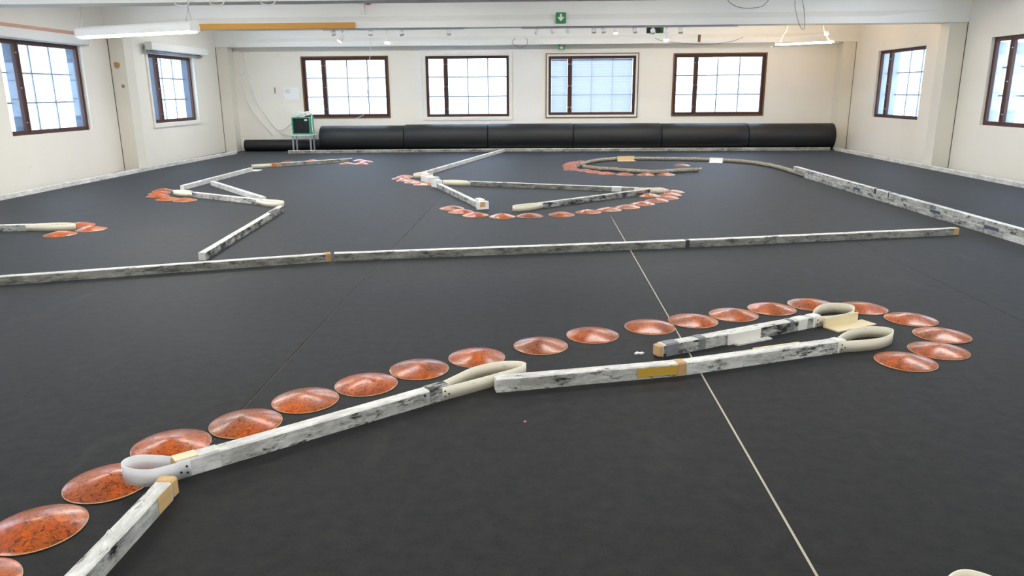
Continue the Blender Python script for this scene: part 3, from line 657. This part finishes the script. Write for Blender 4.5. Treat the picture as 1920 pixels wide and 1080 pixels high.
# ---------------------------------------------------------------- lamps
def tube_lamp(a, b_, label, mat='tube_light', w_=.165, h_=.125, ztop=None, group=None, warm=False):
    a, b_ = Vector(a), Vector(b_); L = (b_-a).length; d = (b_-a); rz = math.atan2(d.y, d.x)
    root = empty('tube_lamp', a, rz); tag(root, label, 'lamp', group); root.rotation_euler = (0, -math.asin(d.z/L), rz)
    n = 10; prof = [(-w_/2, -h_*.45)] + [(-math.cos(math.pi*k/n)*w_/2, math.sin(math.pi*k/n)*h_*.55) for k in range(n+1)] + [(w_/2, -h_*.45)]
    MB().prism(prof, .02, L-.02, 'white_metal', 'x').build('housing', root)
    for x0, x1 in ((0, .02), (L-.02, L)):
        e = [(y*1.05, z*1.06) for y, z in prof]; MB().prism(e, x0, x1, 'white_metal', 'x').build('end_cap', root)
    MB().prism([(-w_/2+.012, -h_*.45), (w_/2-.012, -h_*.45), (w_/2-.035, -h_*.62), (-w_/2+.035, -h_*.62)], .025, L-.025, mat, 'x').build('diffuser', root)
    zt = (ztop or ZC)-a.z
    for x in (.06, L-.08):
        for s in (-1, 1): MB().tube([(x, s*.05, h_*.45), (x+.01, 0, min(.22, zt-.01))], .004, 'chain_metal', 6).build('hanger_wire', root)
        MB().tube([(x+.01, 0, min(.22, zt-.01)), (x+.01, 0, zt)], .004, 'chain_metal', 6).build('hanger_chain', root)
    return root
tube_lamp((-6.06, 10.16, 2.295), (-4.27, 9.62, 2.315), 'white tube lamp hanging below the beam by the blind box wall', ztop=2.6)
def open_lamp(a, b_, label):
    a, b_ = Vector(a), Vector(b_); L = (b_-a).length; d = b_-a; root = empty('open_tube_lamp', a); root.rotation_euler = (0, -math.asin(d.z/L), math.atan2(d.y, d.x)); tag(root, label, 'lamp')
    MB().prism([(-.13, -.030), (-.07, -.042), (.07, -.042), (.13, -.030), (.13, -.024), (.07, -.036), (-.07, -.036), (-.13, -.024)], -.06, L+.06, 'white_metal', 'x').build('reflector', root)
    MB().cyl((.06, -.03, .0), (L-.06, -.03, .0), .019, 'tube_warm', 12).build('tube', root); MB().cyl((.06, .03, .0), (L-.06, .03, .0), .019, 'tube_warm', 12).build('tube', root)
    MB().box(.02, .07, -.06, .06, -.02, .04, 'white_metal').build('socket', root); MB().box(L-.07, L-.02, -.06, .06, -.02, .04, 'white_metal').build('socket', root)
    MB().tube(spline([(.12, 0, .05), (.14, 0, .15), (.25, .1, .3), (.32, .2, .6), (.32, .3, 1.05)], 5), .009, 'cable_white', 6).build('hanger_cable', root)
    MB().tube([(L-.12, 0, .05), (L-.2, .05, .2), (L-.4, .2, 1.05)], .009, 'cable_white', 6).build('hanger_cable', root)
    MB().tube([(L-.17, .02, .15), (L-.17, .02, .23)], [.05, .05], 'white_metal', 12).build('junction', root)
    return root
open_lamp((5.09, 17.2, 2.45), (6.33, 17.1, 2.49), 'open twin tube lamp glowing warm near the back corner')
# unseen lamps of the same type, added to account for the wall light
k = 0
for x, y in ((-5.6, 7.3), (-2.2, 7.3), (1.1, 7.3), (4.6, 7.3), (-4.6, 2.6), (0, 2.6), (4.6, 2.6), (-4.6, -1.6), (0, -1.6), (4.6, -1.6)):
    tube_lamp((x-.95, y, 3.36), (x+.95, y, 3.36), 'added unseen white tube lamp high over the long disc row side', group='added unseen tube lamps over the long disc row side')
for x, y in ((-6.0, 17.4), (-2.7, 17.4), (.6, 17.4), (3.4, 17.4), (-5.8, 12.6), (-2.0, 12.6), (1.8, 12.6), (5.6, 12.6)):
    tube_lamp((x-.95, y, 3.36), (x+.95, y, 3.36), 'added unseen white tube lamp high between the concrete beams', group='added unseen tube lamps between the beams')
# ---------------------------------------------------------------- track spots under the beam
r_ = empty('light_track', (-4.2, 15.1, 2.67)); tag(r_, 'white light track under the beam, on the timber board side', 'light track')
MB().box(0, 2.75, -.018, .018, 0, .026, 'rail_white', .002).build('rail', r_)
r_ = empty('light_track', (-.35, 15.1, 2.67)); tag(r_, 'white light track under the beam, below the green arrow sign', 'light track')
MB().box(0, 4.1, -.018, .018, 0, .026, 'rail_white', .002).build('rail', r_)
def spot(x, zb, i):
    big = zb < 2.5; lit = {1: 'spot_pink', 3: 'spot_lit', 11: 'spot_lit', 14: 'spot_lit'}.get(i)
    root = empty('track_spot', (x, 15.1, 2.67)); H = 2.67-zb
    MB().box(-.02, .02, -.016, .016, -.03, 0, 'white_metal', .003).build('adapter', root)
    r = .044; hl = .10 if not big else .13
    tilt = {0: .35, 1: -.5, 4: .3, 6: -.5, 7: .8, 8: 1.2, 9: .1, 10: .2, 12: .25, 13: .1}.get(i, 0.0)
    if i in (6, 7, 8): r, hl = .03, .075
    c = Vector((0, 0, -H+hl/2 if i not in (6, 7, 8) else -.06)); ax = Vector((math.sin(tilt), -.35, -math.cos(tilt))).normalized()
    if big: c = Vector((math.sin(tilt)*.06, 0, -H+hl/2))
    a = c-ax*hl/2; e = c+ax*hl/2
    MB().tube([(.016 if not big else 0, 0, -.02), (.03 if not big else .0, .0, -.045), (.03 if not big else .0, 0, c.z+.01), (a.x*.5, a.y*.5, c.z+.01)], .008, 'white_metal', 6).build('arm', root)
    if big: MB().box(-.045, .045, -.02, .02, c.z+.05, c.z+.10, 'white_metal', .004).build('yoke', root)
    MB().tube([a, a+ax*hl*.25, e-ax*hl*.2, e], [r*.6, r, r, r*1.05] if not big else [r*.6, r*.75, r*1.1, r*1.35], 'white_metal', 14).build('head', root)
    MB().cyl(e-ax*.002, e+ax*.004, r*.85 if not big else r*1.15, lit or 'white_metal', 14).build('lens', root)
    lb = {0: 'white track spot at the end of the rail on the timber board side', 1: 'tilted track spot with reddish glow beside the timber board end', 2: 'white track spot with a cable hanging from it in front of the window', 3: 'large lit track spot over the first back window', 4: 'white track spot next after the large lit one over the first window', 5: 'lone white track spot over the window with white surround', 6: 'white elbow shaped track spot near the wire loop', 7: 'slanted white track spot just before the green arrow sign', 8: 'white track spot lying flat just past the green arrow sign', 9: 'white track spot, second past the green arrow sign', 10: 'white track spot, third past the green arrow sign', 11: 'small lit track spot over the venetian blind window', 12: 'white track spot between the small lit one and the dark sign box', 13: 'white track spot in front of the dark sign box', 14: 'large lit track spot beside the dark sign box', 15: 'last white track spot past the large lit one by the dark sign'}[i]
    tag(root, lb, 'spotlight', 'white track spots'); return root
for i, (x, z) in enumerate(SPOTS): spot(x, z, i)

# ---------------------------------------------------------------- signs
r_ = empty('exit_arrow_sign', (.298, 14.92, 2.745)); tag(r_, 'green exit sign with white down arrow on the concrete beam', 'sign')
MB().box(0, .192, -.05, -.0, 0, .192, 'sign_side', .003).build('box', r_); MB().box(.004, .188, -.054, -.05, .004, .188, 'sign_green').build('panel', r_)
ar = [(.078, .165), (.114, .165), (.114, .095), (.138, .118), (.155, .098), (.096, .032), (.037, .098), (.054, .118), (.078, .095)]
MB().prism(ar, -.056, -.054, 'sign_white', 'y').build('arrow', r_)
r_ = empty('running_person_sign', (.47, 20.12, 2.545)); tag(r_, 'small green exit sign with running figure below the back beam', 'sign')
MB().box(0, .17, 0, .02, 0, .2, 'sign_green', .003).build('panel', r_); MB().box(.05, .13, -.002, 0, .02, .19, 'sign_white').build('pictogram_field', r_)
fg = MB(); fg.prism([(.10+.012*math.cos(2*math.pi*k/8), .165+.012*math.sin(2*math.pi*k/8)) for k in range(8)], -.004, -.002, 'sign_dark')
fg.prism([(.085, .15), (.103, .15), (.098, .10), (.078, .10)], -.004, -.002, 'sign_dark'); fg.prism([(.078, .10), (.098, .10), (.116, .07), (.118, .035), (.105, .035), (.10, .065)], -.004, -.002, 'sign_dark'); fg.prism([(.078, .10), (.09, .10), (.08, .06), (.055, .04), (.053, .052), (.068, .068)], -.004, -.002, 'sign_dark'); fg.prism([(.10, .145), (.125, .12), (.118, .112), (.098, .13)], -.004, -.002, 'sign_dark'); fg.prism([(.085, .148), (.06, .12), (.068, .112), (.088, .132)], -.004, -.002, 'sign_dark')
fg.build('running_figure', r_)
MB().box(.07, .10, .008, .016, .2, .35, 'steel').build('hanger', r_)
r_ = empty('sign_box', (2.29, 17.0, 2.70)); tag(r_, 'dark faced green sign box hanging behind the track spots', 'sign')
MB().box(0, .30, 0, .05, 0, .18, 'sign_dark', .003).build('face', r_); MB().box(.30, .36, .0, .05, 0, .18, 'sign_green', .003).build('green_edge', r_)
for x in (.06, .28): MB().tube([(x, .025, .18), (x, .025, .84)], .005, 'chain_metal', 6).build('hanger', r_)
r_ = empty('wall_notice', (-6.811, YB-.004, 1.337)); tag(r_, 'white paper notice pinned beside the first back window', 'notice')
MB().box(0, .40, 0, .003, 0, .32, 'paper').build('sheet', r_)
for k in range(5): MB().box(.03, .19-.02*(k % 3), -.001, 0, .27-.025*k, .275-.025*k, 'ink').build('text_line', r_)
tag(MB().box(-7.075, -7.035, YB-.003, YB, 1.5, 1.66, 'stain_grey').build('tape_remnant'), 'grey strip of old tape on the cream back wall', 'tape')

# ---------------------------------------------------------------- fan heater on its stand
r_ = empty('heater_stand', (-6.42, 19.50, 0)); tag(r_, 'light metal stand with orange feet carrying the heater', 'stand')
MB().box(-.03, .54, -.02, .36, .445, .465, 'white_metal', .003).build('top_plate', r_)
for x in (0, .46):
    for y in (.0, .3):
        lg = MB().box(x-.0, x+.04, y, y+.03, .045, .445, 'steel', .003).build('leg', r_); MB().box(x-.015, x+.055, y-.015, y+.045, 0, .06, 'foot_orange', .006).build('foot', lg)
r_ = empty('fan_heater', (-6.40, 19.51, .465)); tag(r_, 'green box fan heater with black round grille on metal stand', 'heater')
b = MB(); Wd, Hh, Dp = .48, .44, .34; t_ = .03
b.box(0, t_, 0, Dp, 0, Hh, 'heater_green', .004); b.box(Wd-t_, Wd, 0, Dp, 0, Hh, 'heater_green', .004); b.box(t_, Wd-t_, 0, Dp, 0, t_, 'heater_green', .004); b.box(t_, Wd-t_, 0, Dp, Hh-t_, Hh, 'heater_green', .004); b.build('housing', r_)
MB().box(t_, Wd-t_, .03, .05, t_, Hh-t_, 'heater_dark').build('front_plate', r_)
g = MB()
for rr in (.06, .10, .14, .175): g.tube([(Wd/2+rr*math.cos(2*math.pi*k/32), .022, Hh/2-.02+rr*math.sin(2*math.pi*k/32)) for k in range(33)], .004, 'heater_grille', 5)
for k in range(8): g.tube([(Wd/2, .022, Hh/2-.02), (Wd/2+.178*math.cos(math.pi*k/4), .022, Hh/2-.02+.178*math.sin(math.pi*k/4))], .003, 'heater_grille', 5)
g.build('grille', r_); MB().cyl((Wd/2, .012, Hh/2-.02), (Wd/2, .03, Hh/2-.02), .04, 'heater_grille', 16).build('fan_hub', r_)
MB().box(.33, .40, .02, .03, .35, .39, 'cable_white').build('control_knob', r_)
MB().tube([(.12, .17, Hh), (.14, .17, Hh+.04), (.34, .17, Hh+.04), (.36, .17, Hh)], .01, 'heater_dark', 8).build('handle', r_)
# coiled white cable lying over the heater
pts = []
for k in range(60):
    t = k*.42; pts.append((-6.14+.26*math.cos(t)*(1-.004*k), 19.66+.14*math.sin(t), .952+.008*(k/6)+.028*math.sin(t*2.3)))
pts += [(-5.90, 19.62, .96), (-5.895, 19.6, .88), (-5.895, 19.58, .72), (-5.89, 19.6, .55), (-5.87, 19.6, .48)]
def cable(pts, r, label, mat='cable_white', n=4, cat='cable', group=None):
    o = Vector(pts[0]); return tag(MB().tube([p-o for p in spline(pts, n)], r, mat, 6).build('cable', None, o), label, cat, group)
cable(pts, .012, 'coiled white cable heaped over the green heater', n=3)
# ---------------------------------------------------------------- cables and sockets
yw = YB-.035
tag(MB().box(-7.96, -7.86, YB-.04, YB, 2.0, 2.09, 'cable_white', .006).build('wall_socket'), 'white wall socket on the back wall near the corner column', 'socket')
cable([(-7.91, yw, 2.0), (-7.89, yw, 1.6), (-7.74, yw, 1.15), (-7.5, yw, .78), (-7.3, yw, .55), (-7.2, yw, .42)], .012, 'white cable drooping from the wall socket')
cable([(-7.90, yw, 2.64), (-7.80, yw, 2.5), (-7.72, yw, 2.0), (-7.6, yw, 1.4), (-7.35, yw, .95), (-7.12, yw, .62), (-6.9, yw-.1, .55), (-6.6, 20.0, .7), (-6.4, 19.85, .85)], .013, 'white cable running from beam box down to the heater')
tag(MB().box(-7.96, -7.84, 19.91, 19.95, 2.70, 2.78, 'cable_white', .006).build('junction_box'), 'white junction box on the back beam corner', 'junction box')
cable([(-3.27, 15.12, 2.56), (-3.35, 15.3, 2.2), (-3.5, 15.8, 1.9), (-4.2, 18.4, 1.1), (-4.65, 19.6, .9), (-5.2, 19.85, .75)], .007, 'white cable hanging from a track spot to the carpet roll')
cable([(-.62, 19.94, 2.82), (-.7, 19.92, 2.72), (-.55, 19.92, 2.60), (-.35, 19.92, 2.63), (-.32, 19.92, 2.76), (-.36, 19.94, 2.82)], .006, 'grey wire loop hanging on the back beam', 'cable_grey')
tag(MB().box(-.22, -.1, 19.92, 19.95, 2.70, 2.78, 'cable_white', .004).build('junction_box'), 'pale junction box on the back beam beside the wire loop', 'junction box')
tag(MB().box(-.02, .08, 19.92, 19.95, 2.68, 2.79, 'cable_white', .004).build('junction_box'), 'taller pale junction box on the back beam near the arrow sign', 'junction box')
def on1(x, y): return (x, 14.9, y)
cable([(3.45, 14.98, 3.32), (3.5, 14.9, 3.1), (3.75, 14.88, 2.98), (4.1, 14.88, 3.0), (4.25, 14.9, 3.15), (4.3, 14.98, 3.32)], .006, 'thin grey wire loop on the concrete beam above the dark sign', 'cable_grey')
cable([(4.75, 14.98, 3.3), (4.72, 14.88, 3.0), (4.83, 14.86, 2.66), (4.92, 14.86, 2.6), (4.9, 14.88, 2.9), (4.82, 14.98, 3.3)], .006, 'thin grey wire hanging over the beam edge beside the hanging lamp', 'cable_grey')
cable([(2.9, 19.945, 2.79), (3.1, 19.93, 2.72), (3.5, 19.93, 2.67), (4.2, 19.93, 2.62), (4.8, 19.93, 2.69), (5.1, 19.945, 2.79)], .006, 'thin wire sagging in front of the back beam by the dark sign', 'cable_grey')
for k, x in enumerate((-4.55, -4.1, -3.45)):
    cable([(x, 9.88, 2.76), (x-.06, 9.86, 2.62), (x+.02, 9.86, 2.58), (x+.12, 9.86, 2.6), (x+.16, 9.88, 2.76)], .008, ['white cable end below the lamp beam, closest to the hanging tube lamp', 'white cable end below the lamp beam, between two others', 'white cable end below the lamp beam, farthest from the tube lamp'][k], group='cable loops under the lamp beam')
tag(MB().box(3.98, 4.04, 19.91, 19.95, 2.69, 2.86, 'brown_trim').build('hanging_wood_block'), 'small brown wood strip hanging below the beam near the dark sign', 'wood strip')
tag(MB().cyl((-3.25, 14.94, 3.2), (-3.25, 14.90, 3.2), .09, 'red_plastic', 16).build('fire_alarm'), 'red round alarm bell on the concrete beam', 'alarm')
tag(MB().box(-3.42, -3.33, 14.96, 15.02, 2.95, 3.02, 'cable_white', .006).build('beam_socket'), 'white socket on the concrete beam near the timber board end', 'socket')
tag(MB().tube([(-3.34, 15.0, 3.0), (-3.34, 15.0, 3.5)], .01, 'cable_white', 6).build('conduit'), 'white conduit rising from the beam socket', 'conduit')
